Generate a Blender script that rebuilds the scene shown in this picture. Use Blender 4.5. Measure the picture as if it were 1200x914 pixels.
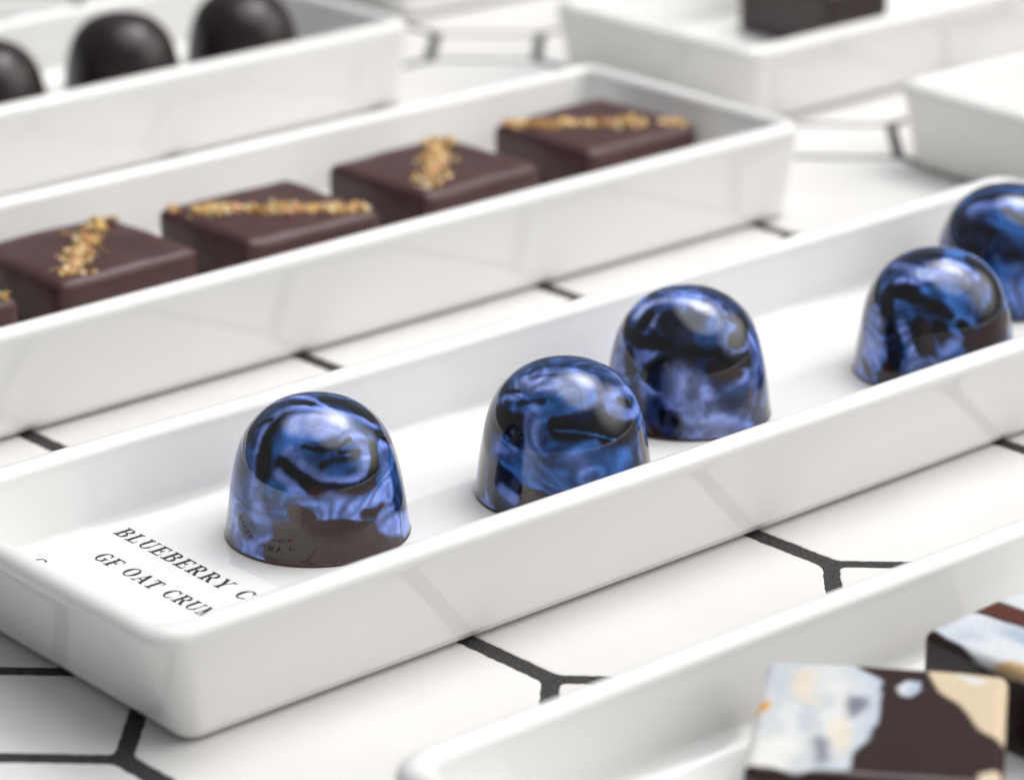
import bpy, bmesh, math, random
import numpy as np
from mathutils import Matrix, Vector

for o in list(bpy.data.objects):
    bpy.data.objects.remove(o, do_unlink=True)
S = bpy.context.scene
COL = S.collection
MM = 0.001                                    # the scene is written in millimetres
R = math.radians

# ------------------------------------------------------------------ camera
cam_d = bpy.data.cameras.new('camera'); cam = bpy.data.objects.new('camera', cam_d)
COL.objects.link(cam); S.camera = cam
PITCH, ROLL, CAM_H = R(20.53), R(-0.35), 188.2
right = Vector((1, 0, 0)); up = Vector((0, math.sin(PITCH), math.cos(PITCH)))
fwd = Vector((0, math.cos(PITCH), -math.sin(PITCH)))
r2 = right * math.cos(ROLL) + up * math.sin(ROLL)
u2 = up * math.cos(ROLL) - right * math.sin(ROLL)
m = Matrix.Identity(4)
for i in range(3):
    m[i][0], m[i][1], m[i][2] = r2[i], u2[i], -fwd[i]
m[2][3] = CAM_H * MM
cam.matrix_world = m
cam_d.sensor_fit = 'HORIZONTAL'; cam_d.sensor_width = 36.0; cam_d.lens = 108.8
cam_d.clip_start = 0.02; cam_d.clip_end = 20
cam_d.dof.use_dof = True; cam_d.dof.focus_distance = 0.456; cam_d.dof.aperture_fstop = 17.0
cam_d.dof.aperture_blades = 9

# ------------------------------------------------------------------ world, lamps, exposure
W = bpy.data.worlds.new('World'); S.world = W; W.use_nodes = True
bg = W.node_tree.nodes['Background']
bg.inputs[0].default_value = (0.93, 0.97, 1.0, 1); bg.inputs[1].default_value = 0.21
def area(name, loc, aim, sx, sy, power, col, flat):     # a diffuser, brightest in the middle and fading to its rim
    d = bpy.data.lights.new(name, 'AREA'); d.shape = 'ELLIPSE'; d.size = sx; d.size_y = sy
    d.energy = power; d.color = col; d.use_nodes = True
    nt = d.node_tree; em = nt.nodes['Emission']; ge = nt.nodes.new('ShaderNodeNewGeometry')
    vm = nt.nodes.new('ShaderNodeVectorMath'); vm.operation = 'DISTANCE'; vm.inputs[1].default_value = (0.5, 0.5, 0)
    mr = nt.nodes.new('ShaderNodeMapRange'); mr.interpolation_type = 'SMOOTHSTEP'
    mr.inputs['From Min'].default_value = 0.5 * flat; mr.inputs['From Max'].default_value = 0.5
    mr.inputs['To Min'].default_value = 1.0 / (0.3 + 0.7 * flat) ** 1.0; mr.inputs['To Max'].default_value = 0.0
    nt.links.new(ge.outputs['Parametric'], vm.inputs[0]); nt.links.new(vm.outputs['Value'], mr.inputs['Value'])
    nt.links.new(mr.outputs[0], em.inputs['Strength'])
    o = bpy.data.objects.new(name, d); COL.objects.link(o); o.location = loc
    o.rotation_euler = (Vector(aim) - Vector(loc)).to_track_quat('-Z', 'Y').to_euler()
    return o
area('ceiling_softbox', (0.40, 0.58, 1.25), (0.0, 0.48, 0), 2.4, 1.7, 16.6, (0.99, 0.993, 1.0), 0.55)
area('key_softbox', (0.38, 0.88, 1.05), (0.0, 0.48, 0), 1.0, 0.62, 4.4, (1.0, 0.985, 0.965), 0.0)
area('side_fill', (1.45, 0.60, 0.85), (0.0, 0.5, 0), 2.8, 1.9, 15.5, (1.0, 0.968, 0.925), 0.25)  # added broad fill from the right, brightens the tray walls facing it
S.view_settings.view_transform = 'Standard'; S.view_settings.look = 'None'
S.view_settings.exposure = 0.07; S.view_settings.gamma = 1.0
S.view_settings.use_curve_mapping = False
S.render.engine = 'CYCLES'

# ------------------------------------------------------------------ helpers
def mesh_obj(name, verts, faces, mat=None, parent=None, smooth=True, loc=None, rz=None):
    me = bpy.data.meshes.new(name)
    me.from_pydata([tuple(float(c) * MM for c in v) for v in verts], [], faces)
    me.validate(); me.update()
    if smooth:
        me.polygons.foreach_set('use_smooth', [True] * len(me.polygons))
    o = bpy.data.objects.new(name, me); COL.objects.link(o)
    if mat: me.materials.append(mat)
    if parent: o.parent = parent
    if loc is not None: o.location = [c * MM for c in loc]
    if rz is not None: o.rotation_euler = (0, 0, rz)
    return o
def tag(o, label=None, cat=None, group=None, kind=None):
    if label: o['label'] = label
    if cat: o['category'] = cat
    if group: o['group'] = group
    if kind: o['kind'] = kind
    return o
def empty(name, loc, rz=0.0):
    o = bpy.data.objects.new(name, None); COL.objects.link(o)
    o.location = [c * MM for c in loc]; o.rotation_euler = (0, 0, rz); o.empty_display_size = 0.01
    return o
def frame(ang):
    a = R(ang); return np.array([math.cos(a), math.sin(a)]), np.array([-math.sin(a), math.cos(a)])
def at(ang, e, g, z=0.0):                     # a point given along and across a tray's own axes
    E, G = frame(ang); p = E * e + G * g; return (float(p[0]), float(p[1]), z)

_lat = np.random.default_rng(7).random((64, 64, 64))
def vnoise(p):                                # smooth 3-D value noise, 0..1
    p = np.asarray(p, float); i = np.floor(p).astype(int); f = p - i; f = f * f * (3 - 2 * f)
    out = 0
    for dx in (0, 1):
        for dy in (0, 1):
            for dz in (0, 1):
                w = (f[:, 0] if dx else 1 - f[:, 0]) * (f[:, 1] if dy else 1 - f[:, 1]) * (f[:, 2] if dz else 1 - f[:, 2])
                out = out + w * _lat[(i[:, 0] + dx) % 64, (i[:, 1] + dy) % 64, (i[:, 2] + dz) % 64]
    return out
def fbm(p, n=4):
    p = np.asarray(p, float); s = 0; a = 1; t = 0
    for k in range(n):
        s = s + a * vnoise(p * 2 ** k + 17.3 * k); t += a; a *= 0.5
    return s / t
def sstep(a, b, x):
    t = np.clip((x - a) / (b - a), 0, 1); return t * t * (3 - 2 * t)

# ------------------------------------------------------------------ materials
def new_mat(name):
    mt = bpy.data.materials.new(name); mt.use_nodes = True
    return mt, mt.node_tree, mt.node_tree.nodes['Principled BSDF']
def noise_node(nt, scale, detail=3, rough=0.55, vec='Object'):
    tc = nt.nodes.new('ShaderNodeTexCoord'); n = nt.nodes.new('ShaderNodeTexNoise')
    n.inputs['Scale'].default_value = scale; n.inputs['Detail'].default_value = detail
    n.inputs['Roughness'].default_value = rough
    nt.links.new(tc.outputs[vec], n.inputs['Vector']); return n
def ramp(nt, src, stops):
    r = nt.nodes.new('ShaderNodeValToRGB'); el = r.color_ramp.elements
    while len(el) < len(stops): el.new(0.5)
    for s, (p, c) in zip(el, stops): s.position = p; s.color = (*c, 1) if len(c) == 3 else c
    nt.links.new(src, r.inputs[0]); return r
def bump(nt, b, src, strength, dist):
    n = nt.nodes.new('ShaderNodeBump'); n.inputs['Strength'].default_value = strength
    n.inputs['Distance'].default_value = dist
    nt.links.new(src, n.inputs['Height']); nt.links.new(n.outputs[0], b.inputs['Normal']); return n

M = {}
mt, nt, b = new_mat('white_glaze'); M['glaze'] = mt
n = noise_node(nt, 30, 2); r = ramp(nt, n.outputs[0], [(0.3, (0.84, 0.83, 0.813)), (0.7, (0.865, 0.857, 0.842))])
nt.links.new(r.outputs[0], b.inputs['Base Color'])
b.inputs['Roughness'].default_value = 0.06; b.inputs['IOR'].default_value = 1.52
n2 = noise_node(nt, 55, 1.5); bump(nt, b, n2.outputs[0], 0.16, 0.0011)

mt, nt, b = new_mat('white_tile'); M['tile'] = mt
oi = nt.nodes.new('ShaderNodeObjectInfo')
n = noise_node(nt, 45, 5, 0.6)
r = ramp(nt, n.outputs[0], [(0.3, (0.725, 0.708, 0.695)), (0.7, (0.78, 0.765, 0.752))])
hv = nt.nodes.new('ShaderNodeHueSaturation')
mr = nt.nodes.new('ShaderNodeMapRange'); mr.inputs['To Min'].default_value = 0.95; mr.inputs['To Max'].default_value = 1.02
nt.links.new(oi.outputs['Random'], mr.inputs['Value']); nt.links.new(mr.outputs[0], hv.inputs['Value'])
nt.links.new(r.outputs[0], hv.inputs['Color']); nt.links.new(hv.outputs[0], b.inputs['Base Color'])
b.inputs['Roughness'].default_value = 0.42
n2 = noise_node(nt, 350, 3); bump(nt, b, n2.outputs[0], 0.08, 0.0003)

mt, nt, b = new_mat('charcoal_grout'); M['grout'] = mt
n = noise_node(nt, 2400, 4, 0.7)
r = ramp(nt, n.outputs[0], [(0.30, (0.018, 0.016, 0.016)), (0.55, (0.052, 0.047, 0.047)), (0.70, (0.10, 0.095, 0.095)), (0.80, (0.30, 0.29, 0.28))])
nt.links.new(r.outputs[0], b.inputs['Base Color']); b.inputs['Roughness'].default_value = 0.9
bump(nt, b, n.outputs[0], 0.9, 0.0005)

def painted(name, rough, coat=0.0, speck=0.0):
    mt, nt, b = new_mat(name)
    a = nt.nodes.new('ShaderNodeAttribute'); a.attribute_name = 'paint'
    n = noise_node(nt, 1500, 3, 0.6)
    mx = nt.nodes.new('ShaderNodeMix'); mx.data_type = 'RGBA'; mx.blend_type = 'MULTIPLY'
    mx.inputs[0].default_value = speck
    r = ramp(nt, n.outputs[0], [(0.35, (0.55, 0.55, 0.6)), (0.62, (1.25, 1.25, 1.2))])
    nt.links.new(a.outputs['Color'], mx.inputs[6]); nt.links.new(r.outputs[0], mx.inputs[7])
    nt.links.new(mx.outputs[2], b.inputs['Base Color'])
    b.inputs['Roughness'].default_value = rough
    b.inputs['Coat Weight'].default_value = coat; b.inputs['Coat Roughness'].default_value = 0.03
    n2 = noise_node(nt, 160, 2); bump(nt, b, n2.outputs[0], 0.05, 0.0004)
    return mt
M['paint'] = painted('painted_cocoa_butter', 0.045, 0.4, 0.22)
M['print'] = painted('transfer_print_chocolate', 0.22, 0.0, 0.2)
M['crumb'] = painted('toasted_gold_crumb', 0.28, 0.0, 0.3)

def choc(name, c0, c1, rough):
    mt, nt, b = new_mat(name)
    n = noise_node(nt, 140, 5, 0.6); r = ramp(nt, n.outputs[0], [(0.3, c0), (0.7, c1)])
    nt.links.new(r.outputs[0], b.inputs['Base Color'])
    n3 = noise_node(nt, 60, 4); mr = nt.nodes.new('ShaderNodeMapRange')
    mr.inputs['To Min'].default_value = rough - 0.06; mr.inputs['To Max'].default_value = rough + 0.1
    nt.links.new(n3.outputs[0], mr.inputs['Value']); nt.links.new(mr.outputs[0], b.inputs['Roughness'])
    bump(nt, b, n.outputs[0], 0.15, 0.0006); return mt
M['choc'] = choc('dark_chocolate', (0.060, 0.022, 0.022), (0.082, 0.031, 0.031), 0.38)
M['choc_black'] = choc('bitter_chocolate', (0.018, 0.010, 0.010), (0.030, 0.016, 0.015), 0.30)

mt, nt, b = new_mat('white_card'); M['card'] = mt
n = noise_node(nt, 900, 3); r = ramp(nt, n.outputs[0], [(0.3, (0.80, 0.80, 0.80)), (0.7, (0.83, 0.83, 0.83))])
nt.links.new(r.outputs[0], b.inputs['Base Color']); b.inputs['Roughness'].default_value = 0.6
mt, nt, b = new_mat('black_ink'); M['ink'] = mt
n = noise_node(nt, 2500, 3); r = ramp(nt, n.outputs[0], [(0.3, (0.010, 0.010, 0.012)), (0.75, (0.035, 0.033, 0.035))])
nt.links.new(r.outputs[0], b.inputs['Base Color']); b.inputs['Roughness'].default_value = 0.7

# ------------------------------------------------------------------ tabletop: octagon and square mosaic in dark grout
PHI, PITCH_T, SIDE = R(-2.674), 57.733, 26.06
TO = np.array([17.59, 374.77])                # centre of one square tile
GR = 1.2                                     # half a grout joint
U = np.array([math.cos(PHI + math.pi / 4), math.sin(PHI + math.pi / 4)]); V = np.array([-U[1], U[0]])
X0, X1, Y0, Y1 = -400, 470, 90, 1000
top = mesh_obj('tabletop', [(X0 - 40, Y0 - 40, -22), (X1 + 40, Y0 - 40, -22), (X1 + 40, Y1 + 40, -22), (X0 - 40, Y1 + 40, -22),
                            (X0 - 40, Y0 - 40, -0.15), (X1 + 40, Y0 - 40, -0.15), (X1 + 40, Y1 + 40, -0.15), (X0 - 40, Y1 + 40, -0.15)],
               [(3, 2, 1, 0), (4, 5, 6, 7), (0, 1, 5, 4), (1, 2, 6, 5), (2, 3, 7, 6), (3, 0, 4, 7)], M['grout'], smooth=False)
tag(top, 'tabletop of white octagon and square mosaic tiles in charcoal grout', kind='structure')
def offset_poly(P, d):
    P = np.array(P, float); n = len(P); out = []
    for i in range(n):
        a, b_, c = P[i - 1], P[i], P[(i + 1) % n]
        d1 = (b_ - a) / np.linalg.norm(b_ - a); d2 = (c - b_) / np.linalg.norm(c - b_)
        n1 = np.array([-d1[1], d1[0]]); n2 = np.array([-d2[1], d2[0]])
        out.append(b_ + (n1 + n2) * d / (1 + n1 @ n2))
    return np.array(out)
def offset_poly2(P):                          # the joint between two octagons is wider than the one round a square
    P = np.array(P, float); n = len(P); L = []
    for i in range(n):
        a, b_ = P[i], P[(i + 1) % n]; d = (b_ - a) / np.linalg.norm(b_ - a); nn = np.array([-d[1], d[0]])
        L.append((a + nn * (1.48 if i % 2 == 0 else GR), d))
    out = []
    for i in range(n):
        (p, d), (q_, e) = L[i - 1], L[i]
        t = np.linalg.solve(np.column_stack([d, -e]), q_ - p); out.append(p + d * t[0])
    return np.array(out)
def tile_mesh(name, P, seed):
    rng = random.Random(seed); P = offset_poly(P, GR) if len(P) == 4 else offset_poly2(P); n = len(P); ring = []
    for i in range(n):                        # rounded corners, edges a little uneven
        a, b_, c = P[i - 1], P[i], P[(i + 1) % n]; rc = 0.9 + rng.random() * 0.5
        d1 = (a - b_) / np.linalg.norm(a - b_); d2 = (c - b_) / np.linalg.norm(c - b_)
        for t in (0, 0.25, 0.5, 0.75, 1):
            ring.append((1 - t) ** 2 * (b_ + d1 * rc) + 2 * t * (1 - t) * b_ + t * t * (b_ + d2 * rc))
        L = np.linalg.norm(c - b_); k = max(3, int(L / 0.7))
        nn = np.array([d2[1], -d2[0]])
        for j in range(1, k):
            s = rc + (L - 2 * rc) * j / k
            ring.append(b_ + d2 * s + nn * (rng.random() - 0.5) * 0.18)
    ring = np.array(ring); c0 = ring.mean(0); N = len(ring); verts = []; faces = []
    for (ins, z) in ((0.0, -3.0), (0.0, -0.40), (0.06, -0.18), (0.22, -0.05), (0.5, 0.0)):
        d = ring - c0; L = np.linalg.norm(d, axis=1)[:, None]
        for p in ring - d / L * ins: verts.append((p[0], p[1], z))
    for k in range(4):
        for i in range(N):
            j = (i + 1) % N; faces.append((k * N + i, k * N + j, (k + 1) * N + j, (k + 1) * N + i))
    faces.append(tuple(range(4 * N, 5 * N)))
    me = bpy.data.meshes.new(name)
    me.from_pydata([(v[0] * MM, v[1] * MM, v[2] * MM) for v in verts], [], faces); me.update()
    me.polygons.foreach_set('use_smooth', [len(p.vertices) == 4 for p in me.polygons])
    me.materials.append(M['tile']); return me
q = SIDE / math.sqrt(2); Pt = PITCH_T
sq = [(q, 0), (0, q), (-q, 0), (0, -q)]
h = Pt / 2
oc = [(h, -h + q), (h, h - q), (h - q, h), (-h + q, h), (-h, h - q), (-h, -h + q), (-h + q, -h), (h - q, -h)]
sq_m = [tile_mesh('square_tile', sq, 10 + k) for k in range(4)]
oc_m = [tile_mesh('octagon_tile', oc, 30 + k) for k in range(4)]
rng = random.Random(3)
for i in range(-14, 16):
    for j in range(-14, 16):
        for (meshes, off, nm) in ((sq_m, 0.0, 'square_tile'), (oc_m, 0.5, 'octagon_tile')):
            p = TO + U * Pt * (i + off) + V * Pt * (j + off)
            if not (X0 < p[0] < X1 and Y0 < p[1] < Y1): continue
            o = bpy.data.objects.new(nm, meshes[rng.randrange(4)]); COL.objects.link(o); o.parent = top
            o.location = ((p[0] + rng.uniform(-.12, .12)) * MM, (p[1] + rng.uniform(-.12, .12)) * MM, rng.uniform(-.02, .0) * MM)
            o.rotation_euler = (rng.uniform(-.0009, .0009), rng.uniform(-.0009, .0009), PHI + math.pi / 4 + rng.randrange(4) * math.pi / 2)

# ------------------------------------------------------------------ serving trays
TL, TW, FLOOR = 242.0, 66.0, 6.0
RIM = 2.0
def rrect(L, Wd, r, nseg=9, nl=44, nw=14):
    pts = []
    hx, hy = L / 2 - r, Wd / 2 - r
    cs = [(hx, hy, 0), (-hx, hy, 90), (-hx, -hy, 180), (hx, -hy, 270)]
    for k, (cx, cy, a0) in enumerate(cs):
        for s in range(nseg + 1):
            a = R(a0 + 90 * s / nseg); pts.append((cx + r * math.cos(a), cy + r * math.sin(a)))
        x0, y0 = pts[-1]; c2 = cs[(k + 1) % 4]; a = R(c2[2]); x1, y1 = c2[0] + r * math.cos(a), c2[1] + r * math.sin(a)
        nn = nl if k % 2 == 0 else nw
        for s in range(1, nn): pts.append((x0 + (x1 - x0) * s / nn, y0 + (y1 - y0) * s / nn))
    return pts
def tray_profile(T, E_, TH):                      # inset along the sides, inset at the ends, height
    pr = [(w + T, w + E_, z) for w, z in ((4.4, 0.7), (4.1, 0.1), (3.9, 0.0), (3.5, 0.0), (3.3, 0.1), (3.1, 0.55), (2.9, 0.62), (1.15, 0.62), (0.98, 0.66),
          (0.88, 0.78), (0.20, 1.72), (0.11, 1.84), (0.03, 1.95), (-0.02, 2.15), (-0.06, 2.35))]
    for t in (0.08, 0.3, 0.5, 0.7, 0.85, 0.95): pr.append((T * (1 - t), E_ * (1 - t), 2.35 + (TH - RIM - 2.35) * t))
    for k in range(0, 15):
        a = math.pi - math.pi * k / 14; w = RIM + RIM * math.cos(a); pr.append((w, w, TH - RIM + RIM * math.sin(a)))
    z1 = FLOOR + 3.0; i1 = 6.0; j1 = 7.6
    for t in (0.12, 0.4, 0.7, 1.0):
        pr.append((2 * RIM + (i1 - 2 * RIM) * t, 2 * RIM + (j1 - 2 * RIM) * t, TH - RIM + (z1 - TH + RIM) * t))
    for k in range(1, 10):
        a = math.pi / 2 * k / 9; w = 3.0 * (1 - math.cos(a)); pr.append((i1 + w, j1 + w, z1 - 3.0 * math.sin(a)))
    pr += [(11, 12.5, FLOOR - 0.01), (16, 18, FLOOR - 0.02), (24, 26, FLOOR - 0.02)]
    return pr
def make_tray(seed, T, E_, TH):
    pr = tray_profile(T, E_, TH); verts = []; faces = []; r_out = 5.4
    for (ins, ine, z) in pr:
        ring = rrect(TL - 2 * ine, TW - 2 * ins, max(r_out - ins * 0.6, 2.0)); N = len(ring)
        verts += [(x, y, z) for x, y in ring]
    for k in range(len(pr) - 1):
        for i in range(N):
            j = (i + 1) % N; faces.append((k * N + i, k * N + j, (k + 1) * N + j, (k + 1) * N + i))
    faces.append(tuple(range((len(pr) - 1) * N, len(pr) * N)))
    faces.append(tuple(reversed(range(0, N))))
    v = np.array(verts)
    n = fbm(np.column_stack([v[:, 0] / 45 + seed * 5.1, v[:, 1] / 30 + seed, v[:, 2] / 40]), 2) - 0.5
    n2 = fbm(np.column_stack([v[:, 0] / 50 + seed * 3.7, v[:, 1] / 33 + 9, v[:, 2] / 40]), 2) - 0.5
    wz = np.clip(v[:, 2] / TH, 0, 1) * (np.abs(v[:, 1]) > TW / 2 - 8)
    v[:, 1] += n * 0.9 * wz; wall = (v[:, 2] > FLOOR + 3); v[:, 2] += n2 * 0.35 * wall
    return v, faces
tray_mesh = {}
def tray(ang, e, g, label, seed, T=2.6, E_=2.8, TH=19.0):
    v, f = make_tray(seed, T, E_, TH)
    o = mesh_obj('serving_tray', v, f, M['glaze'], None, True, at(ang, e, g, 0.03), R(ang))
    return tag(o, label, 'tray', 'white ceramic trays set out on the tiles')
A1, A2, A3, A4, A5, A6, A7 = 40.96, 41.0, 42.0, 41.3, 38.5, 40.0, 38.0
tray(A1, 323, 335.5, 'long white ceramic tray holding the blue marbled bonbons and the printed card', 1, 3.2, 5.8)
tray(A2, 319.5, 448.2, 'long white ceramic tray holding square chocolates with golden crumb lines', 2, 1.5, 1.6, 20.0)
tray(A3, 324.5, 559.5, 'white ceramic tray holding plain dark dome chocolates', 3, 1.2, 1.6, 20.3)
tray(A4, 597.5, 496, 'blurred white ceramic tray holding one plain dark chocolate block at its corner', 4)
tray(A5, 581.3, 415.5, 'empty white ceramic tray beside the end of the blue bonbon tray', 5)
tray(A6, 319, 228.5, 'white ceramic tray holding chocolates with pale marbled prints', 6)
tray(A7, 569, 653.5, 'white ceramic tray standing beyond the end of the plain dome tray', 7)

# ------------------------------------------------------------------ bonbons
PROFILE = [(0.0, 20.7), (1.8, 20.62), (3.8, 20.25), (5.7, 19.6), (7.4, 18.65), (8.9, 17.4), (10.1, 16.0), (11.0, 14.4), (11.7, 12.7),
           (12.25, 10.8), (12.7, 8.6), (13.08, 6.3), (13.4, 4.0), (13.68, 1.8), (13.85, 0.7), (13.9, 0.45)]
PROFILE = [(r_, z * 1.03) for r_, z in PROFILE]
def smooth_profile(P, step):
    P = np.array(P); d = np.r_[0, np.cumsum(np.hypot(*np.diff(P, axis=0).T))]
    n = int(d[-1] / step); s = np.linspace(0, d[-1], n)
    # Catmull-Rom through the points
    out = []
    for t in s:
        i = min(np.searchsorted(d, t, 'right') - 1, len(P) - 2); f = (t - d[i]) / (d[i + 1] - d[i])
        p0, p1, p2, p3 = P[max(i - 1, 0)], P[i], P[i + 1], P[min(i + 2, len(P) - 1)]
        if i == 0: p0 = np.array([-P[1][0], P[1][1]])
        out.append(0.5 * (2 * p1 + (p2 - p0) * f + (2 * p0 - 5 * p1 + 4 * p2 - p3) * f * f + (3 * p1 - p0 - 3 * p2 + p3) * f ** 3))
    return np.array(out)
def lathe(P, n):
    verts = [(0, 0, P[0][1])]; faces = []
    for (r_, z) in P[1:]:
        for k in range(n):
            a = 2 * math.pi * k / n; verts.append((r_ * math.cos(a), r_ * math.sin(a), z))
    for k in range(n): faces.append((0, 1 + k, 1 + (k + 1) % n))
    for i in range(len(P) - 2):
        for k in range(n):
            j = (k + 1) % n; a = 1 + i * n
            faces.append((a + k, a + n + k, a + n + j, a + j))
    return np.array(verts), faces
def set_paint(o, col):
    at_ = o.data.color_attributes.new('paint', 'FLOAT_COLOR', 'POINT')
    c4 = np.ones((len(col), 4), np.float32); c4[:, :3] = col
    at_.data.foreach_set('color', c4.ravel())
PERI = np.array([0.165, 0.245, 0.63]); BLUE = np.array([0.026, 0.105, 0.34]); DEEP = np.array([0.008, 0.024, 0.092])
INK = np.array([0.005, 0.0045, 0.007]); BROWN = np.array([0.032, 0.013, 0.012]); LILAC = np.array([0.32, 0.39, 0.76])
COLS = {'P': PERI, 'B': BLUE, 'D': DEEP, 'K': INK, 'N': BROWN, 'L': LILAC}
def base_swirl(v, seed):
    p = v / 9.0 + seed * 7.7
    w = np.column_stack([fbm(p + 3.1, 2), fbm(p + 11.9, 2), fbm(p + 23.7, 2)]) - 0.5
    t = fbm(p * np.array([1, 1, 0.8]) + w * 3.2, 3)
    s = fbm(p * 0.7 + w * 2.1 + 40, 3)
    col = DEEP + (BLUE - DEEP) * sstep(0.38, 0.52, t)[:, None]
    col = col + (PERI - col) * sstep(0.5, 0.62, t)[:, None]
    col = col + (INK - col) * (sstep(0.52, 0.60, s) * 0.95)[:, None]
    return col
def on_surface(az, z):
    zz = [p[1] for p in PROFILE[::-1]]; rr = [p[0] for p in PROFILE[::-1]]
    r_ = np.interp(z, zz, rr); a = R(az); return np.array([r_ * math.cos(a), r_ * math.sin(a), z])
def paint_strokes(v, col, strokes, seed):
    wob = np.column_stack([fbm(v / 3.0 + seed, 3), fbm(v / 3.0 + seed + 31, 3), fbm(v / 3.0 + seed + 57, 3)]) - 0.5
    vv = v + wob * 0.9
    q_ = v / np.array([3.4, 3.4, 2.6]) + wob * 1.6 + seed
    bare = np.zeros(len(v)); streak = fbm(q_ + 71, 4); fine = fbm(v / 0.7 + seed, 3)
    for n_, (cname, width, soft, alpha, pts) in enumerate(strokes):
        Q = np.array([on_surface(a, z) for a, z in pts]); d = np.full(len(v), 1e9)
        if len(Q) > 1:                        # round the polyline off
            Q2 = [Q[0]]
            for a, b_ in zip(Q[:-1], Q[1:]): Q2 += [a * .75 + b_ * .25, a * .25 + b_ * .75]
            Q = np.array(Q2 + [Q[-1]])
        if len(Q) == 1: d = np.linalg.norm(vv - Q[0], axis=1)
        for a, b_ in zip(Q[:-1], Q[1:]):
            ab = b_ - a; t = np.clip(((vv - a) @ ab) / (ab @ ab + 1e-9), 0, 1)
            d = np.minimum(d, np.linalg.norm(vv - a - t[:, None] * ab, axis=1))
        g_ = {'K': 1.52, 'N': 1.2, 'D': 1.4}.get(cname, 1.12)
        w_ = width * g_; d = d + (streak - 0.5) * min(w_, 1.2) * 0.8 + (fine - 0.5) * 0.22
        k = (1 - sstep(w_ - soft * 1.15, w_ + soft * 1.15, d)) * alpha
        c = COLS[cname]
        if cname in 'PLB' : 
            c = c * (0.62 + 0.72 * sstep(0.28, 0.70, streak))[:, None] + DEEP * (0.5 * sstep(0.6, 0.35, streak))[:, None]
        if n_ == 0:
            c = c + (DEEP - c) * (sstep(0.34, 0.58, fbm(q_ * 0.8 + 19, 2)))[:, None]
        col = col + (c - col) * k[:, None]
        bare = np.maximum(bare * (1 - k * (cname != 'N')), k * (cname == 'N'))
    # thin wisps drawn out along the flow of the paint
    p = v / np.array([9.5, 9.5, 7.5]) + seed * 1.9
    w1 = np.column_stack([vnoise(p + 2.2), vnoise(p + 8.8), vnoise(p + 14.4)]) - 0.5
    w2 = np.column_stack([vnoise(p + 1.5 * w1 + 5), vnoise(p + 1.5 * w1 + 9), vnoise(p + 1.5 * w1 + 13)]) - 0.5
    for (off, cc, amp, wid) in ((21.0, INK, 0.5, 0.05), (55.0, DEEP, 0.45, 0.06)):
        t = vnoise(p * 1.7 + 2.2 * w2 + off); m_ = sstep(0.40, 0.62, vnoise(p * 1.2 + off * 2))
        k = np.exp(-((t - 0.5) / wid) ** 2) * amp * m_ * (1 - bare) * (0.75 + 0.5 * (streak - 0.5))
        col = col + (cc - col) * k[:, None]
    t = vnoise(p * 1.3 + 2.4 * w2 + 81) + 0.10 * (streak - 0.5)      # silky bands that follow the same flow
    band = np.sin(2 * math.pi * 4.0 * t) * (1 - bare)
    col = col * (1 + 0.42 * band)[:, None] + PERI * (0.10 * np.clip(band, 0, 1) ** 2 * np.clip(col[:, 2] / 0.25, 0, 1))[:, None]
    return np.clip(col, 0.003, 0.9)
STROKES = {}      # colour, half width, softness, strength, (azimuth, height) of each brush stroke
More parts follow.
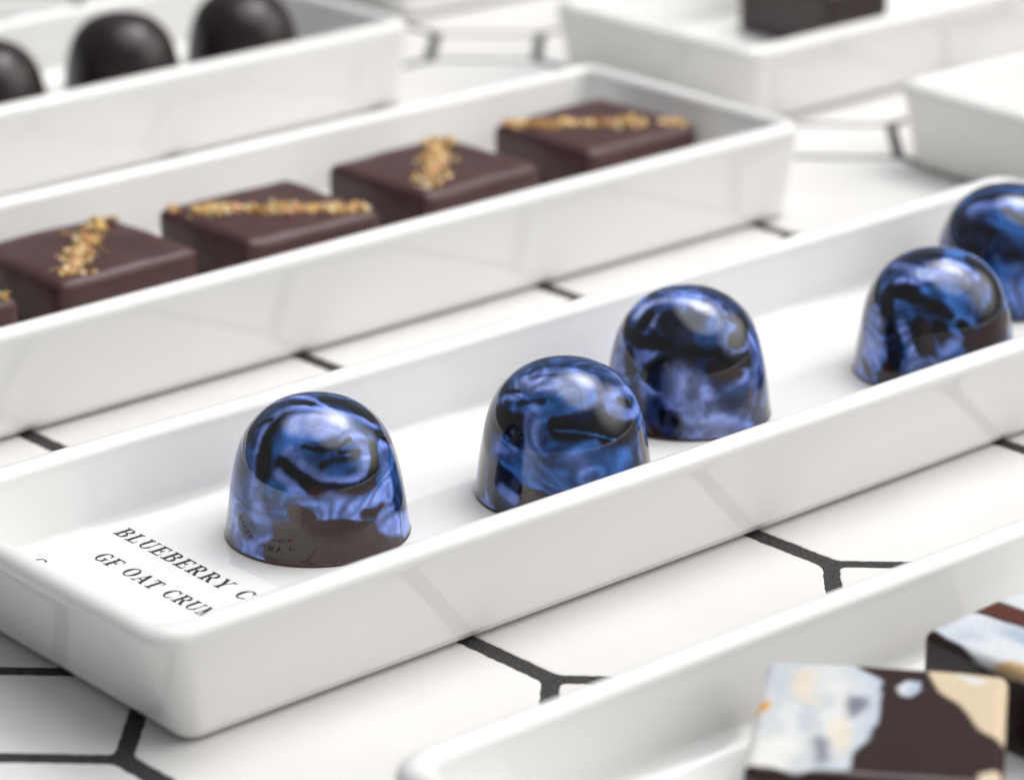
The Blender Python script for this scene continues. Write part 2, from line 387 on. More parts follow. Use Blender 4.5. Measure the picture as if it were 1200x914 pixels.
STROKES[1] = [
    ('B', 12.70, 4.76, 1, [(279, 14.0)]),
    ('P', 1.90, 1.27, 0.9, [(186, 13.1), (201, 6.7), (212, 3.1), (230, 1.2)]),
    ('P', 0.76, 0.57, 1, [(227, 8.6), (229, 12.5), (225, 15.5), (213, 18.8), (214, 20.3), (269, 20.9), (316, 19.8), (347, 17.9)]),
    ('P', 1.21, 0.79, 0.9, [(226, 12.0), (230, 6.9), (239, 4.9), (234, 0.8)]),
    ('K', 0.95, 0.44, 1, [(233, 13.0), (229, 15.7), (227, 18.5), (235, 20.0)]),
    ('K', 0.38, 0.25, 1, [(195, 16.6), (202, 18.3), (213, 19.1)]),
    ('K', 0.89, 0.48, 0.9, [(216, 5.3), (221, 3.8)]),
    ('D', 0.79, 0.63, 0.7, [(216, 12.3), (220, 8.2)]),
    ('K', 0.57, 0.32, 1, [(203, 21.0), (266, 21.2)]),
    ('P', 0.44, 0.32, 1, [(171, 20.2), (156, 21.0), (253, 21.3), (306, 20.6)]),
    ('K', 0.95, 0.32, 1, [(349, 21.2), (356, 20.9), (348, 19.8), (356, 18.6)]),
    ('B', 0.44, 0.32, 1, [(23, 20.3), (21, 17.8)]),
    ('L', 1.75, 1.27, 0.8, [(252, 19.6), (284, 19.8), (308, 19.1)]),
    ('B', 1.27, 0.95, 0.8, [(242, 17.9), (262, 16.5)]),
    ('P', 0.89, 0.63, 1, [(252, 16.3), (268, 14.0), (284, 12.2), (299, 11.7), (312, 12.9), (318, 15.6), (317, 17.6)]),
    ('K', 0.32, 0.19, 1, [(264, 17.2), (276, 16.8), (289, 16.8), (307, 17.5)]),
    ('K', 0.44, 0.32, 0.95, [(280, 14.8), (296, 15.0), (309, 15.3)]),
    ('K', 0.25, 0.16, 1, [(294, 16.3), (312, 15.8)]),
    ('B', 0.63, 0.48, 0.8, [(285, 13.9), (302, 14.3)]),
    ('K', 0.76, 0.29, 1, [(248, 14.9), (260, 13.4), (271, 12.0), (284, 11.2), (302, 10.8), (318, 12.0), (328, 15.6)]),
    ('N', 0.63, 0.32, 1, [(272, 11.2), (292, 10.2), (316, 10.9)]),
    ('P', 0.79, 0.44, 1, [(247, 13.5), (261, 11.1), (272, 9.3), (281, 7.0)]),
    ('P', 1.27, 0.70, 0.9, [(282, 9.5), (300, 8.0), (317, 8.6), (329, 9.0)]),
    ('P', 0.63, 0.38, 0.9, [(288, 7.5), (301, 6.4)]),
    ('P', 0.89, 0.57, 0.95, [(341, 15.1), (330, 11.5), (327, 7.6), (328, 6.2)]),
    ('D', 0.83, 0.57, 1, [(9, 11.7), (349, 8.3), (342, 5.6)]),
    ('K', 0.57, 0.32, 1, [(341, 16.7), (355, 15.1)]),
    ('N', 0.79, 0.38, 1, [(306, 7.1), (320, 6.8)]),
    ('N', 1.27, 0.22, 1, [(261, 7.9), (266, 7.3)]),
    ('N', 1.65, 0.22, 1, [(253, 4.7), (274, 5.4), (293, 5.0), (314, 3.2)]),
    ('N', 2.29, 0.19, 1, [(249, 1.5), (274, 1.8), (300, 1.6), (330, 0.4)]),
    ('P', 1.46, 0.44, 1, [(322, 5.0), (335, 3.2), (358, 2.1)]),
    ]
STROKES[2] = [
    ('B', 12.32, 4.40, 1, [(270, 14.0)]),
    ('D', 0.41, 0.29, 0.9, [(180, 19.7), (238, 21.2), (343, 20.4)]),
    ('P', 0.59, 0.41, 1, [(209, 19.7), (233, 20.8), (299, 20.8), (319, 19.9)]),
    ('K', 0.29, 0.21, 0.9, [(218, 19.9), (251, 20.5)]),
    ('L', 1.17, 0.88, 0.8, [(212, 18.8), (248, 19.8), (284, 19.0)]),
    ('K', 0.35, 0.23, 1, [(199, 17.3), (216, 18.2)]),
    ('P', 0.53, 0.35, 0.8, [(196, 15.9), (221, 17.7)]),
    ('K', 0.41, 0.23, 0.9, [(223, 16.8), (248, 17.8)]),
    ('K', 1.47, 0.29, 1, [(206, 13.7), (232, 13.9), (234, 12.7)]),
    ('P', 1.17, 0.65, 0.6, [(243, 16.2), (245, 12.0)]),
    ('K', 1.06, 0.29, 1, [(264, 14.9), (279, 15.3), (303, 15.0), (331, 12.7)]),
    ('K', 0.88, 0.29, 1, [(264, 13.8), (292, 12.9), (317, 12.1)]),
    ('B', 0.18, 0.15, 0.9, [(262, 14.2), (284, 13.7), (308, 12.0)]),
    ('P', 0.76, 0.41, 1, [(313, 17.6), (335, 17.9), (3, 15.7), (358, 14.0), (330, 14.4), (313, 16.1), (313, 17.6)]),
    ('K', 0.50, 0.23, 1, [(327, 16.7), (338, 15.7)]),
    ('D', 0.65, 0.41, 0.9, [(330, 19.6), (348, 18.4)]),
    ('B', 0.73, 0.44, 1, [(251, 11.1), (273, 11.7), (292, 11.8)]),
    ('B', 2.20, 0.73, 1, [(215, 9.4), (230, 8.6), (246, 7.3), (263, 6.2)]),
    ('P', 1.00, 0.59, 0.7, [(216, 10.1), (229, 10.0)]),
    ('B', 1.76, 0.73, 1, [(272, 8.5), (291, 8.8), (314, 8.9)]),
    ('P', 1.32, 1.03, 0.55, [(278, 9.9), (284, 7.8)]),
    ('N', 1.23, 0.44, 1, [(199, 9.4), (198, 5.7), (200, 1.0)]),
    ('K', 0.70, 0.23, 1, [(215, 7.3), (232, 5.7), (240, 4.5), (255, 4.0)]),
    ('P', 0.65, 0.35, 0.9, [(223, 4.1), (236, 3.1)]),
    ('N', 0.88, 0.23, 1, [(243, 3.3), (262, 3.6)]),
    ('N', 1.06, 0.44, 1, [(341, 10.1), (342, 6.8)]),
    ('P', 0.41, 0.29, 0.9, [(356, 12.2), (1, 7.6)]),
    ('P', 0.41, 0.23, 0.9, [(203, 1.0), (218, 0.5)]),
    ]
STROKES[3] = [
    ('P', 13.38, 4.78, 0.85, [(268, 11.8)]),
    ('D', 0.76, 0.45, 1, [(154, 18.0), (169, 21.1), (350, 20.8), (335, 17.9)]),
    ('P', 0.32, 0.25, 0.9, [(172, 20.6), (308, 21.2), (320, 18.7)]),
    ('K', 0.73, 0.32, 1, [(161, 17.7), (183, 15.9), (207, 15.2), (231, 14.8), (259, 14.8), (291, 14.2)]),
    ('L', 0.70, 0.51, 0.9, [(201, 17.9), (197, 19.4), (236, 20.6), (294, 20.1)]),
    ('K', 0.83, 0.32, 1, [(217, 17.4), (217, 18.5)]),
    ('L', 0.45, 0.32, 0.8, [(229, 17.5), (231, 18.6)]),
    ('K', 1.53, 0.51, 0.95, [(247, 18.4), (259, 17.5), (272, 17.3)]),
    ('K', 0.38, 0.25, 1, [(234, 16.3), (251, 15.6)]),
    ('B', 1.43, 0.96, 0.9, [(284, 16.7), (303, 16.9)]),
    ('K', 1.11, 0.38, 1, [(312, 15.2), (324, 15.5), (334, 17.1)]),
    ('K', 0.96, 0.32, 1, [(286, 11.6), (306, 11.9), (320, 12.1)]),
    ('N', 0.86, 0.45, 1, [(292, 10.3), (309, 10.2)]),
    ('K', 1.02, 0.38, 1, [(237, 10.0), (241, 11.6), (253, 12.8), (265, 13.3)]),
    ('K', 0.76, 0.38, 1, [(254, 11.4)]),
    ('K', 0.83, 0.38, 1, [(214, 12.8), (220, 9.7)]),
    ('D', 0.57, 0.38, 0.9, [(198, 12.1)]),
    ('K', 1.02, 0.45, 0.95, [(250, 3.8), (258, 3.7)]),
    ('D', 0.86, 0.51, 0.95, [(288, 6.4), (291, 7.2)]),
    ('L', 2.23, 1.91, 0.55, [(264, 9.4), (278, 5.0), (287, 1.7)]),
    ('N', 0.96, 0.38, 1, [(245, 0.9)]),
    ('N', 0.57, 0.45, 0.7, [(318, 6.5), (317, 3.5)]),
    ('D', 0.45, 0.32, 0.9, [(334, 10.0), (330, 5.1)]),
    ('P', 0.45, 0.32, 0.9, [(335, 14.9), (331, 10.5)]),
    ]
STROKES[4] = [
    ('B', 12.35, 4.41, 0.9, [(261, 13.9)]),
    ('K', 0.59, 0.29, 1, [(189, 20.2), (261, 21.1)]),
    ('K', 0.74, 0.29, 1, [(192, 18.4)]),
    ('P', 0.88, 0.53, 1, [(191, 19.2), (228, 19.5), (245, 19.2)]),
    ('L', 1.12, 0.74, 0.75, [(232, 19.0), (262, 19.3), (292, 18.8)]),
    ('P', 0.71, 0.41, 1, [(278, 20.8), (303, 20.4), (312, 18.6)]),
    ('K', 1.32, 0.47, 1, [(338, 20.0), (335, 17.3), (328, 14.1), (309, 12.3)]),
    ('K', 0.76, 0.35, 1, [(187, 15.6), (196, 13.9)]),
    ('P', 0.53, 0.41, 1, [(207, 16.1), (217, 17.9), (242, 18.3)]),
    ('P', 1.62, 0.53, 1, [(204, 11.5), (206, 7.9), (219, 5.2)]),
    ('L', 1.18, 0.88, 0.5, [(215, 7.3)]),
    ('K', 1.12, 0.35, 1, [(212, 15.6), (219, 12.6), (228, 9.2), (234, 4.9), (225, 2.4)]),
    ('N', 1.35, 0.41, 1, [(226, 3.1)]),
    ('K', 1.06, 0.41, 1, [(224, 16.4), (247, 16.5), (263, 15.2), (272, 14.2)]),
    ('B', 0.76, 0.53, 1, [(249, 17.5), (273, 16.2), (284, 13.8)]),
    ('P', 0.82, 0.41, 1, [(234, 11.7), (242, 8.6), (248, 6.0)]),
    ('K', 0.76, 0.35, 1, [(247, 12.1), (249, 8.9), (261, 6.8)]),
    ('N', 0.76, 0.41, 1, [(254, 11.7), (258, 9.0)]),
    ('K', 0.94, 0.41, 1, [(264, 11.8), (272, 9.4)]),
    ('P', 0.82, 0.53, 0.9, [(270, 8.0), (280, 9.9)]),
    ('P', 0.74, 0.44, 0.9, [(248, 4.9), (265, 6.6)]),
    ('K', 0.76, 0.35, 1, [(283, 12.3), (288, 11.1)]),
    ('D', 1.18, 0.74, 0.9, [(294, 14.7)]),
    ('N', 1.76, 0.47, 1, [(291, 8.8), (314, 9.5), (331, 10.2)]),
    ('P', 0.74, 0.44, 0.8, [(336, 8.7)]),
    ('P', 0.47, 0.24, 0.9, [(189, 0.4), (212, 0.4)]),
    ('N', 0.59, 0.29, 1, [(200, 3.3), (211, 1.2)]),
    ]
STROKES[5] = [
    ('K', 12.99, 1.71, 0.95, [(266, 15.3)]),
    ('B', 0.85, 0.51, 0.7, [(187, 17.1), (185, 19.4), (216, 21.0), (311, 21.0)]),
    ('K', 0.43, 0.26, 1, [(196, 18.7), (229, 20.4), (268, 20.4)]),
    ('P', 1.03, 0.68, 0.95, [(210, 18.1), (232, 19.3), (259, 20.1), (279, 19.0)]),
    ('B', 1.37, 0.68, 1, [(244, 18.0), (266, 15.9), (274, 15.3)]),
    ('P', 0.85, 0.51, 0.9, [(189, 11.8), (200, 10.5), (220, 10.0)]),
    ('B', 3.93, 1.37, 1, [(252, 6.4), (274, 5.7)]),
    ('P', 1.54, 1.20, 0.7, [(263, 6.0), (278, 4.0)]),
    ]
_bp = smooth_profile(PROFILE, 0.26); _bv, _bf = lathe(_bp, 340)
_bp2 = [(0, 0.5), (13.2, 0.5), (13.88, 0.48), (13.96, 0.30), (13.92, 0.08), (13.7, 0.0), (13.0, 0.0), (0.01, 0.0)]
_lv, _lf = lathe(np.array(_bp2), 96)
def blue_bonbon(key, x, y, rz, label):
    t = empty('blue_bonbon', (x, y, FLOOR))
    v = _bv.copy(); col = base_swirl(v, key * 1.37)
    if key in STROKES: col = paint_strokes(v, col, STROKES[key], key * 3.3)
    n = fbm(v / 7 + key * 5, 2) - 0.5
    v2 = v * (1 + 0.006 * n[:, None])
    o = mesh_obj('painted_shell', v2, _bf, M['paint'], t); set_paint(o, col)
    mesh_obj('base', _lv, _lf, M['choc'], t)
    return tag(t, label, 'bonbon', 'blue marbled dome bonbons')
blue_bonbon(1, -29.2, 427.0, 0, 'blue marbled dome bonbon with bare brown base, beside the printed card')
blue_bonbon(2, 8.0, 442.3, 0, 'dark blue marbled dome bonbon, second from the printed card')
blue_bonbon(3, 28.7, 476.1, 0, 'pale periwinkle marbled dome bonbon, third from the printed card')
blue_bonbon(4, 72.0, 495.4, 0, 'blue and black swirled dome bonbon, fourth from the printed card')
blue_bonbon(5, 89.8, 532.8, 0, 'dark blue dome bonbon farthest along its tray from the printed card')

# plain dark domes
_dp = smooth_profile([(0, 19.6), (2.5, 19.45), (5, 18.95), (7.4, 17.9), (9.4, 16.2), (10.9, 14), (11.9, 11.4), (12.6, 8.4), (13.1, 5.2), (13.45, 2.2), (13.6, .6), (13.62, .45)], 0.7); _dv, _df = lathe(_dp, 96)
def dark_dome(e, g, label, teal):
    x, y, _ = at(A3, e, g); t = empty('dome_chocolate', (x, y, FLOOR))
    col = np.tile(np.array([0.021, 0.012, 0.0125]), (len(_dv), 1))
    az = np.degrees(np.arctan2(_dv[:, 1], _dv[:, 0]))
    k = np.exp(-((az % 360 - 188) / 22.0) ** 2) * sstep(17, 4, _dv[:, 2] + 5 * (fbm(_dv / 4 + teal, 3) - .5)) * teal
    col = col + (np.array([0.06, 0.20, 0.19]) - col) * k[:, None]
    o = mesh_obj('shell', _dv, _df, M['dome'], t); set_paint(o, col)
    mesh_obj('base', _lv * np.array([.98, .98, 1]), _lf, M['choc_black'], t)
    return tag(t, label, 'chocolate', 'plain dark dome chocolates')
M['dome'] = painted('dark_dome_chocolate', 0.29, 0.0, 0.1)
dark_dome(351, 559, 'plain dark dome chocolate farthest along its tray from the tray end', 0.25)
dark_dome(387, 559.5, 'plain dark dome chocolate with a teal edge, middle of its row', 1.0)
dark_dome(420.5, 559, 'plain dark dome chocolate next to the end of its tray', 0.35)

# ------------------------------------------------------------------ square chocolates
def rbox(L, Wd, Hh, r, n):
    verts = []; faces = []; half = np.array([L, Wd, Hh]) / 2
    lin = np.linspace(-1, 1, n + 1)
    # denser towards the rounded edges
    lin = np.sign(lin) * (1 - (1 - np.abs(lin)) ** 1.25)
    for ax in range(3):
        for sg in (-1, 1):
            b0 = len(verts); a1, a2 = (ax + 1) % 3, (ax + 2) % 3
            for i in lin:
                for j in lin:
                    p = np.zeros(3); p[ax] = sg; p[a1] = i; p[a2] = j; p = p * half
                    inner = np.clip(p, -(half - r), half - r); d = p - inner; l = np.linalg.norm(d)
                    verts.append(inner + d / l * r if l > 1e-9 else p)
            for i in range(n):
                for j in range(n):
                    a = b0 + i * (n + 1) + j; f = (a, a + n + 1, a + n + 2, a + 1)
                    faces.append(f if sg > 0 else f[::-1])
    v = np.array(verts)
    key = {}; idx = np.zeros(len(v), int); out = []
    for k, p in enumerate(np.round(v, 4)):
        t_ = tuple(p)
        if t_ not in key: key[t_] = len(out); out.append(v[k])
        idx[k] = key[t_]
    fs = []
    for f in faces:
        g = []
        for i in f:
            if idx[i] not in g: g.append(int(idx[i]))
        if len(g) > 2: fs.append(tuple(g))
    v = np.array(out); v[:, 2] += Hh / 2
    return v, fs
def wobble(v, amp, seed, Hh):
    n = np.column_stack([fbm(v / 9 + seed, 2), fbm(v / 9 + seed + 20, 2), fbm(v / 9 + seed + 41, 2)]) - 0.5
    w = np.clip(v[:, 2] / Hh, 0, 1)[:, None]
    v2 = v + n * amp * w; v2[:, 2] = np.maximum(v2[:, 2], 0); return v2
_sv, _sf = rbox(31, 29.5, 10.5, 1.9, 18)
def crumbs(p0, p1, n, spread, z, seed, parent):
    rg = np.random.default_rng(seed); V_ = []; F_ = []; C_ = []
    p0, p1 = np.array(p0), np.array(p1); d = p1 - p0; nrm = np.array([-d[1], d[0]]) / np.linalg.norm(d)
    pal = np.array([[0.80, 0.55, 0.18], [0.72, 0.44, 0.12], [0.86, 0.66, 0.30], [0.50, 0.26, 0.07], [0.78, 0.38, 0.22], [0.90, 0.76, 0.48]])
    gap = rg.random(6)
    for k in range(n):
        t = rg.random()
        if np.min(np.abs(t - gap[:1])) < 0.03: continue
        c = p0 + d * t + nrm * rg.normal(0, spread * (0.55 + 0.6 * math.sin(t * 9 + seed) ** 2))
        if abs(c[0]) > 14.6 or abs(c[1]) > 13.9: continue
        s = rg.uniform(0.22, 0.70) * (1.5 if rg.random() < 0.12 else 1); ax = rg.normal(size=(3, 3)); qm, _ = np.linalg.qr(ax)
        sc = np.array([s * rg.uniform(.8, 1.6), s, s * rg.uniform(.35, .8)])
        o8 = np.array([(1, 0, 0), (-1, 0, 0), (0, 1, 0), (0, -1, 0), (0, 0, 1), (0, 0, -1)], float) * rg.uniform(.7, 1.2, (6, 1))
        o8 = (o8 * sc) @ qm.T; b0 = len(V_)
        edge = 0.6 * max(0, max(abs(c[0]) / 15.5, abs(c[1]) / 14.75) - 0.93) * 15
        V_ += [(c[0] + p[0], c[1] + p[1], z - edge + p[2] + s * 0.30) for p in o8]
        F_ += [(b0 + a, b0 + b_, b0 + c_) for a, b_, c_ in ((0, 2, 4), (2, 1, 4), (1, 3, 4), (3, 0, 4), (2, 0, 5), (1, 2, 5), (3, 1, 5), (0, 3, 5))]
        C_ += [pal[rg.integers(6)] * rg.uniform(.75, 1.15)] * 6
    o = mesh_obj('crumb_line', V_, F_, M['crumb'], parent, False); set_paint(o, np.array(C_)); o['kind'] = 'stuff'
def square_choc(e, g, diag, label, seed, rot=0):
    x, y, _ = at(A2, e, g); t = empty('square_chocolate', (x, y, FLOOR), R(A2 + rot))
    mesh_obj('body', wobble(_sv, 0.8, seed, 10.5), _sf, M['choc'], t)
    if diag == 'across': crumbs((-14.2, 12.5), (14.2, -12.5), 640, 1.75, 10.45, seed, t)
    else: crumbs((12.8, 12.8), (-11.5, -11.5), 560, 1.6, 10.45, seed, t)
    return tag(t, label, 'chocolate', 'square chocolates with crumb lines')
square_choc(252.5, 452, 'across', 'square dark chocolate with golden crumbs, fifth from the closed tray end', 1, -1)
square_choc(291.5, 453, 'along', 'square dark chocolate with a crumb line, fourth from the closed tray end', 2, 2)
square_choc(330.5, 449.5, 'across', 'square dark chocolate with pinkish and golden crumbs along its diagonal', 3, 0)
square_choc(372.5, 451.5, 'along', 'square dark chocolate with crumb streak, second from the closed tray end', 4, 3)
square_choc(416.0, 452.0, 'across', 'square dark chocolate with golden crumbs, next to the closed tray end', 5, 1)

# plain block in the far tray
x, y, _ = at(A4, 536.5, 500)
_pv, _pf = rbox(21, 30, 14, 1.2, 14)
t = mesh_obj('chocolate_block', wobble(_pv, 0.6, 9, 14), _pf, M['choc_black'], None, True, (x, y, FLOOR), R(A4))
tag(t, 'plain dark chocolate block in the blurred far tray corner', 'chocolate')

# ------------------------------------------------------------------ printed chocolates in the near tray
_nv, _nf = rbox(30.5, 31, 12, 1.5, 90)
def inpoly(P, x, y):
    P = np.array(P); c = np.zeros(len(x), bool); j = len(P) - 1
    for i in range(len(P)):
        a, b_ = P[i], P[j]
        k = ((a[1] > y) != (b_[1] > y)) & (x < (b_[0] - a[0]) * (y - a[1]) / (b_[1] - a[1] + 1e-12) + a[0])
        c ^= k; j = i
    return c
def poly_dist(P, x, y):
    P = np.array(P, float); d = np.full(len(x), 1e9)
    for a, b_ in zip(P, np.roll(P, -1, 0)):
        ab = b_ - a; t = np.clip(((x - a[0]) * ab[0] + (y - a[1]) * ab[1]) / (ab @ ab), 0, 1)
        d = np.minimum(d, np.hypot(x - a[0] - t * ab[0], y - a[1] - t * ab[1]))
    return np.where(inpoly(P, x, y), -d, d)
def printed_choc(x, y, rot, patches, label, seed):
    t = empty('printed_chocolate', (x, y, FLOOR), R(rot))
    v = _nv; col = np.tile(np.array([0.030, 0.012, 0.011]), (len(v), 1))
    side = sstep(10.0, 10.9, v[:, 2] + (fbm(v / 3 + seed, 2) - .5) * 1.4)
    p = v / 6.0 + seed * 3
    w = np.column_stack([fbm(p + 5, 2), fbm(p + 15, 2), fbm(p + 25, 2)]) - 0.5
    wx = v[:, 0] + w[:, 0] * 2.0; wy = v[:, 1] + w[:, 1] * 2.0
    for (kind, P) in patches:
        d = poly_dist(P, wx, wy); k = (1 - sstep(-0.25, 0.25, d)) * side
        n1 = fbm(np.column_stack([v[:, 0] / 5 + w[:, 0] * 1.2 + seed, v[:, 1] / 16 + w[:, 1], v[:, 2] * 0]), 2)
        n2 = fbm(np.column_stack([v[:, 0] / 6 + w[:, 1] * 1.2 + seed + 9, v[:, 1] / 15 + w[:, 0], v[:, 2] * 0]), 2)
        if kind == 'marble':
            c = np.array([0.64, 0.67, 0.70]) + (np.array([0.81, 0.80, 0.76]) - np.array([0.64, 0.67, 0.70])) * sstep(.30, .62, n1)[:, None]
            c = c + (np.array([0.46, 0.51, 0.58]) - c) * (sstep(.50, .75, n2) * .5)[:, None]
            c = c + (np.array([0.50, 0.57, 0.67]) - c) * (sstep(-3.0, -0.6, d) * sstep(-8, 0, v[:, 0]) * .75)[:, None]
        elif kind == 'tan':
            k = (1 - sstep(-1.2, 1.6, d)) * side * .6; c = np.tile(np.array([0.84, 0.68, 0.46]), (len(v), 1))
        elif kind == 'cream':
            c = np.array([0.58, 0.40, 0.22]) + (np.array([0.70, 0.57, 0.40]) - np.array([0.58, 0.40, 0.22])) * sstep(.4, .6, n1)[:, None]
        elif kind == 'gold':
            c = np.tile(np.array([0.75, 0.40, 0.10]), (len(v), 1))
        elif kind == 'slate':
            k = (1 - sstep(-1.1, 0.9, d)) * side * .85; c = np.tile(np.array([0.13, 0.14, 0.20]), (len(v), 1))  # dark blue-grey patches of the print itself
        elif kind == 'rust':
            c = np.tile(np.array([0.12, 0.03, 0.015]), (len(v), 1)); k = k * 0.8
        else:
            c = np.array([0.44, 0.51, 0.62]) + (np.array([0.70, 0.73, 0.77]) - np.array([0.44, 0.51, 0.62])) * sstep(.3, .62, n2)[:, None]
        col = col + (c - col) * k[:, None]
    o = mesh_obj('body', wobble(v, 0.5, seed, 12), _nf, M['print'], t); set_paint(o, col)
    return tag(t, label, 'chocolate', 'chocolates with pale marbled prints')
printed_choc(44.6, 339.3, -10, [
    ('marble', [(-17, 17), (-10.9, 17), (-5.3, 17), (-2.9, 12.8), (-0.4, 10.2), (0.3, 6), (-0.4, -2), (-2.2, -7.8), (-3.1, -14.4), (-8.3, -15), (-17, -14.2)]),
    ('tan', [(-11.3, 12.2), (-9.2, 12.5), (-8.5, 3), (-10.2, 3.5)]), ('tan', [(-5.2, 0), (-3.7, -4.6), (-3.9, -10.1), (-5.5, -4.9)]),
    ('slate', [(-4.9, 3.7), (-4.1, 6), (-1.6, 5.6), (-1.2, 3.5), (-3.1, 0.4), (-4.2, -0.5)]), ('slate', [(-7.7, -8), (-7.0, -5.1), (-5.7, -6.3), (-5.8, -13), (-7.0, -13.9)]),
    ('white', [(1.7, 9.1), (2.6, 11.1), (4.5, 11), (4.9, 9.2), (3.9, 6.5), (2.6, 7)]),
    ('cream', [(5.3, 14.4), (9.5, 16.5), (16, 16.5), (16, -3.6), (14.8, -2.4), (12.8, -0.5), (9.8, 5.3), (7.1, 9.2)]),
    ('white', [(8.5, 13.9), (10.8, 13.1), (12.7, 12.3), (10.8, 11.3)]),
    ('gold', [(-16, -1.4), (-13.9, 0.4), (-14.0, 2.6), (-16, 2.4)]), ('cream', [(12.6, -12.4), (14.9, -11.4), (16, -15.6), (12.6, -15.2)])],
    'brown chocolate with a white and blue-grey marbled blob and one white dot', 1.3)
printed_choc(74.6, 363.4, 42, [
    ('white', [(-12.8, 17), (-6.4, 17), (-5.9, 11.3), (-5.3, 7.6), (-6.5, 2), (-9, -6), (-13, -16), (-16.5, -16), (-15.1, 4.6), (-14.2, 10.4)]),
    ('rust', [(-5.4, 15.2), (-0.9, 15.2), (-0.6, 11.6), (-3.9, 2), (-5.0, 8)]),
    ('white', [(-0.4, 17), (9, 17), (5, 8), (2, -4), (-1.4, 4)]), ('cream', [(-15.4, 3.7), (-13.2, 1.4), (-11, -8), (-17.5, -6)])],
    'chocolate crossed by broad pale blue bands, behind the one with a white dot', 2.1)

# ------------------------------------------------------------------ printed card
E1, G1 = frame(A1)
card = empty('name_card', at(A1, 225, 337, FLOOR), R(A1))
nx, ny = 12, 40; cx0, cx1, cy0, cy1 = -13.8, 15.2, -27.5, 27.6
vs = []; fs = []
def card_z(x_, y_): return 0.32 + 0.9 * max(0, (y_ - 22) / 6) ** 2 + 0.10 * math.sin(y_ / 9) ** 2
for s, dz in ((0, 0.22), (1, 0.0)):
    for i in range(nx + 1):
        for j in range(ny + 1):
            x_ = cx0 + (cx1 - cx0) * i / nx; y_ = cy0 + (cy1 - cy0) * j / ny
            vs.append((x_, y_, card_z(x_, y_) + dz - 0.22))
n1 = (nx + 1) * (ny + 1)
for i in range(nx):
    for j in range(ny):
        a = i * (ny + 1) + j; f = (a, a + ny + 1, a + ny + 2, a + 1)
        fs.append(f); fs.append(tuple(n1 + k for k in f[::-1]))
edge = [i * (ny + 1) for i in range(nx + 1)] + [nx * (ny + 1) + j for j in range(1, ny + 1)] + [i * (ny + 1) + ny for i in range(nx - 1, -1, -1)] + [j for j in range(ny - 1, 0, -1)]
vs = [(a, b_, c + (0.22 if k < n1 else 0.0)) for k, (a, b_, c) in enumerate(vs)]
for k in range(len(edge)):
    a, b_ = edge[k], edge[(k + 1) % len(edge)]; fs.append((b_, a, n1 + a, n1 + b_))
mesh_obj('paper', [(a, b_, c - 0.1) for a, b_, c in vs], fs, M['card'], card, False)
tag(card, 'small white paper card printed with two lines of black serif capitals', 'card')

# serif capitals from strokes, cap height 1
TH_, TN, SH, SW = 0.215, 0.085, 0.075, 0.12        # thick, thin, serif height, serif overhang
def rect(x0, y0, x1, y1): return [(x0, y0), (x1, y0), (x1, y1), (x0, y1)]
def stem(x, y0=0.0, y1=1.0, w=TH_, top_=True, bot=True):
    P = [rect(x - w / 2, y0, x + w / 2, y1)]
    if bot: P.append(rect(x - w / 2 - SW, y0, x + w / 2 + SW, y0 + SH))
    if top_: P.append(rect(x - w / 2 - SW, y1 - SH, x + w / 2 + SW, y1))
    return P
def arc(cx, cy, rx, ry, a0, a1, thick, thin, n=16):
    P = []
    for k in range(n):
        q_ = []
        for t in (k / n, (k + 1) / n):
            a = R(a0 + (a1 - a0) * t); w = thin + (thick - thin) * abs(math.cos(a)) ** 1.5
            q_.append(((cx + (rx + w * .15) * math.cos(a), cy + ry * math.sin(a)), (cx + (rx - w * .85) * math.cos(a), cy + (ry - thin) * math.sin(a))))
        P.append([q_[0][0], q_[1][0], q_[1][1], q_[0][1]])
    return P
def bar(x0, y0, x1, y1, w):
    d = math.hypot(x1 - x0, y1 - y0); nx_, ny_ = -(y1 - y0) / d * w / 2, (x1 - x0) / d * w / 2
    return [[(x0 - nx_, y0 - ny_), (x1 - nx_, y1 - ny_), (x1 + nx_, y1 + ny_), (x0 + nx_, y0 + ny_)]]
def serif(x, y): return [rect(x - 0.17, y, x + 0.17, y + SH)]
GL = {}
GL['B'] = (0.86, stem(0.22) + [rect(0.2, 0, 0.5, TN), rect(0.2, 1 - TN, 0.48, 1), rect(0.2, .5, 0.5, .5 + TN)] + arc(.48, .765, .26, .235, -90, 90, TH_, TN) + arc(.50, .27, .29, .27, -90, 90, TH_, TN))
GL['L'] = (0.80, stem(0.22) + [rect(0.2, 0, 0.74, TN), rect(0.69, 0, 0.75, 0.30)])
GL['U'] = (0.94, stem(0.2, 0.32, 1, TH_, True, False) + stem(0.76, 0.32, 1, 0.08, True, False) + arc(.475, .33, .335, .33, 180, 360, TH_ * .8, TN))
GL['E'] = (0.84, stem(0.22) + [rect(0.2, 0, 0.76, TN), rect(0.2, 1 - TN, 0.73, 1), rect(0.2, .47, 0.56, .47 + TN), rect(.52, .36, .57, .64), rect(0.71, 0, 0.77, 0.28), rect(0.68, 0.74, 0.74, 1)])
GL['R'] = (0.92, stem(0.22) + [rect(0.2, 1 - TN, 0.48, 1), rect(0.2, .46, 0.5, .46 + TN)] + arc(.48, .745, .27, .255, -90, 90, TH_, TN) + bar(.48, .48, .76, .03, TH_ * .9) + [rect(.7, 0, .92, SH)])
GL['Y'] = (0.90, stem(0.46, 0, .48, TH_, False, True) + bar(.17, .98, .47, .42, TH_ * .95) + bar(.76, .98, .47, .42, .07) + serif(.17, 1 - SH) + serif(.76, 1 - SH))
GL['C'] = (0.90, arc(.48, .5, .40, .51, 48, 312, TH_ * 1.05, TN, 26) + bar(.75, .70, .75, 1.0, .06) + arc(.48, .5, .40, .51, 312, 325, .05, TN, 3))
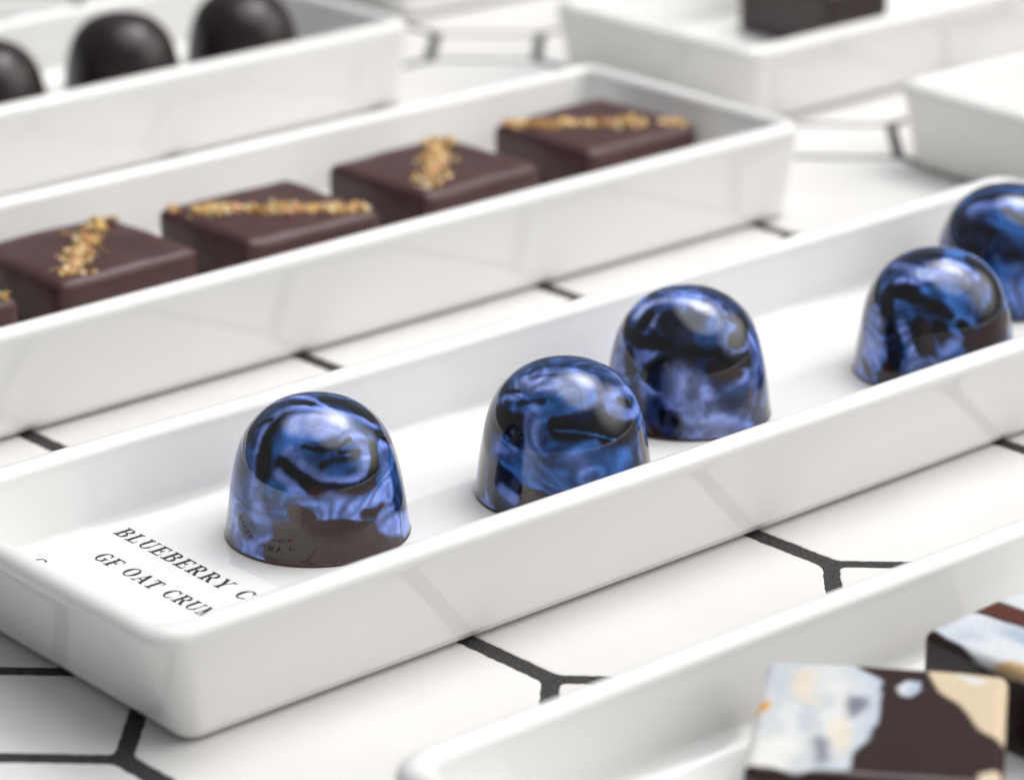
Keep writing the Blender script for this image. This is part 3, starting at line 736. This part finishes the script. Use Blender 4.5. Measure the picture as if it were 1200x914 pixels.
GL['G'] = (0.98, arc(.48, .5, .40, .51, 48, 315, TH_ * 1.05, TN, 26) + bar(.75, .70, .75, 1.0, .06) + [rect(.66, .06, .66 + TH_ * .85, .42), rect(.55, .40, .92, .40 + SH)])
GL['F'] = (0.80, stem(0.22) + [rect(0.2, 1 - TN, 0.73, 1), rect(0.2, .47, 0.56, .47 + TN), rect(.52, .36, .57, .64), rect(0.68, 0.72, 0.74, 1)])
GL['O'] = (0.98, arc(.49, .5, .41, .51, 0, 360, TH_ * 1.05, TN, 34))
GL['A'] = (0.92, bar(.16, .03, .45, 1.0, .07) + bar(.45, 1.0, .76, .03, TH_) + [rect(.27, .30, .64, .30 + TN)] + serif(.15, 0) + serif(.77, 0))
GL['T'] = (0.86, stem(0.43, 0, 1, TH_, False, True) + [rect(.06, 1 - TN, .80, 1), rect(.06, .72, .12, 1), rect(.74, .72, .80, 1)])
GL['M'] = (1.08, stem(0.18, 0, 1, .075) + stem(0.88, 0, 1, TH_) + bar(.18, .98, .53, .02, TH_ * .95) + bar(.86, .98, .53, .02, .065))
GL[' '] = (0.50, [])
def lettering(text, base_e, start_g, total, cap, label):
    tot = sum(GL[c][0] for c in text) * cap; k = (total - tot) / max(1, len(text) - 1) if total else 0.45
    x_ = 0; V_ = []; F_ = []
    for c in text:
        for P in GL[c][1]:
            ar = sum(P[i - 1][0] * P[i][1] - P[i][0] * P[i - 1][1] for i in range(len(P)))
            if ar < 0: P = P[::-1]
            b0 = len(V_)
            for (px, py) in P:                # writing runs towards the front wall, letter tops point along the tray
                lx = base_e - 225 + py * cap; ly = start_g - 337 - (x_ + px * cap)
                V_.append((lx, ly, card_z(lx, ly) + 0.155 + 0.002 * (len(V_) // 4 % 5)))
            F_.append(tuple(range(b0, b0 + len(P))))
        x_ += GL[c][0] * cap + k
    o = mesh_obj('lettering', V_, F_, M['ink'], card, False); o['label'] = label
lettering('BLUEBERRY C', 233.7, 360.4, 32.6, 2.95, 'first printed line of black serif capitals')
lettering('GF OAT CRUM', 226.2, 354.9, 28.7, 2.8, 'second printed line of black serif capitals')
lettering('C', 218.0, 360.0, 0, 2.75, 'top of a third printed line')
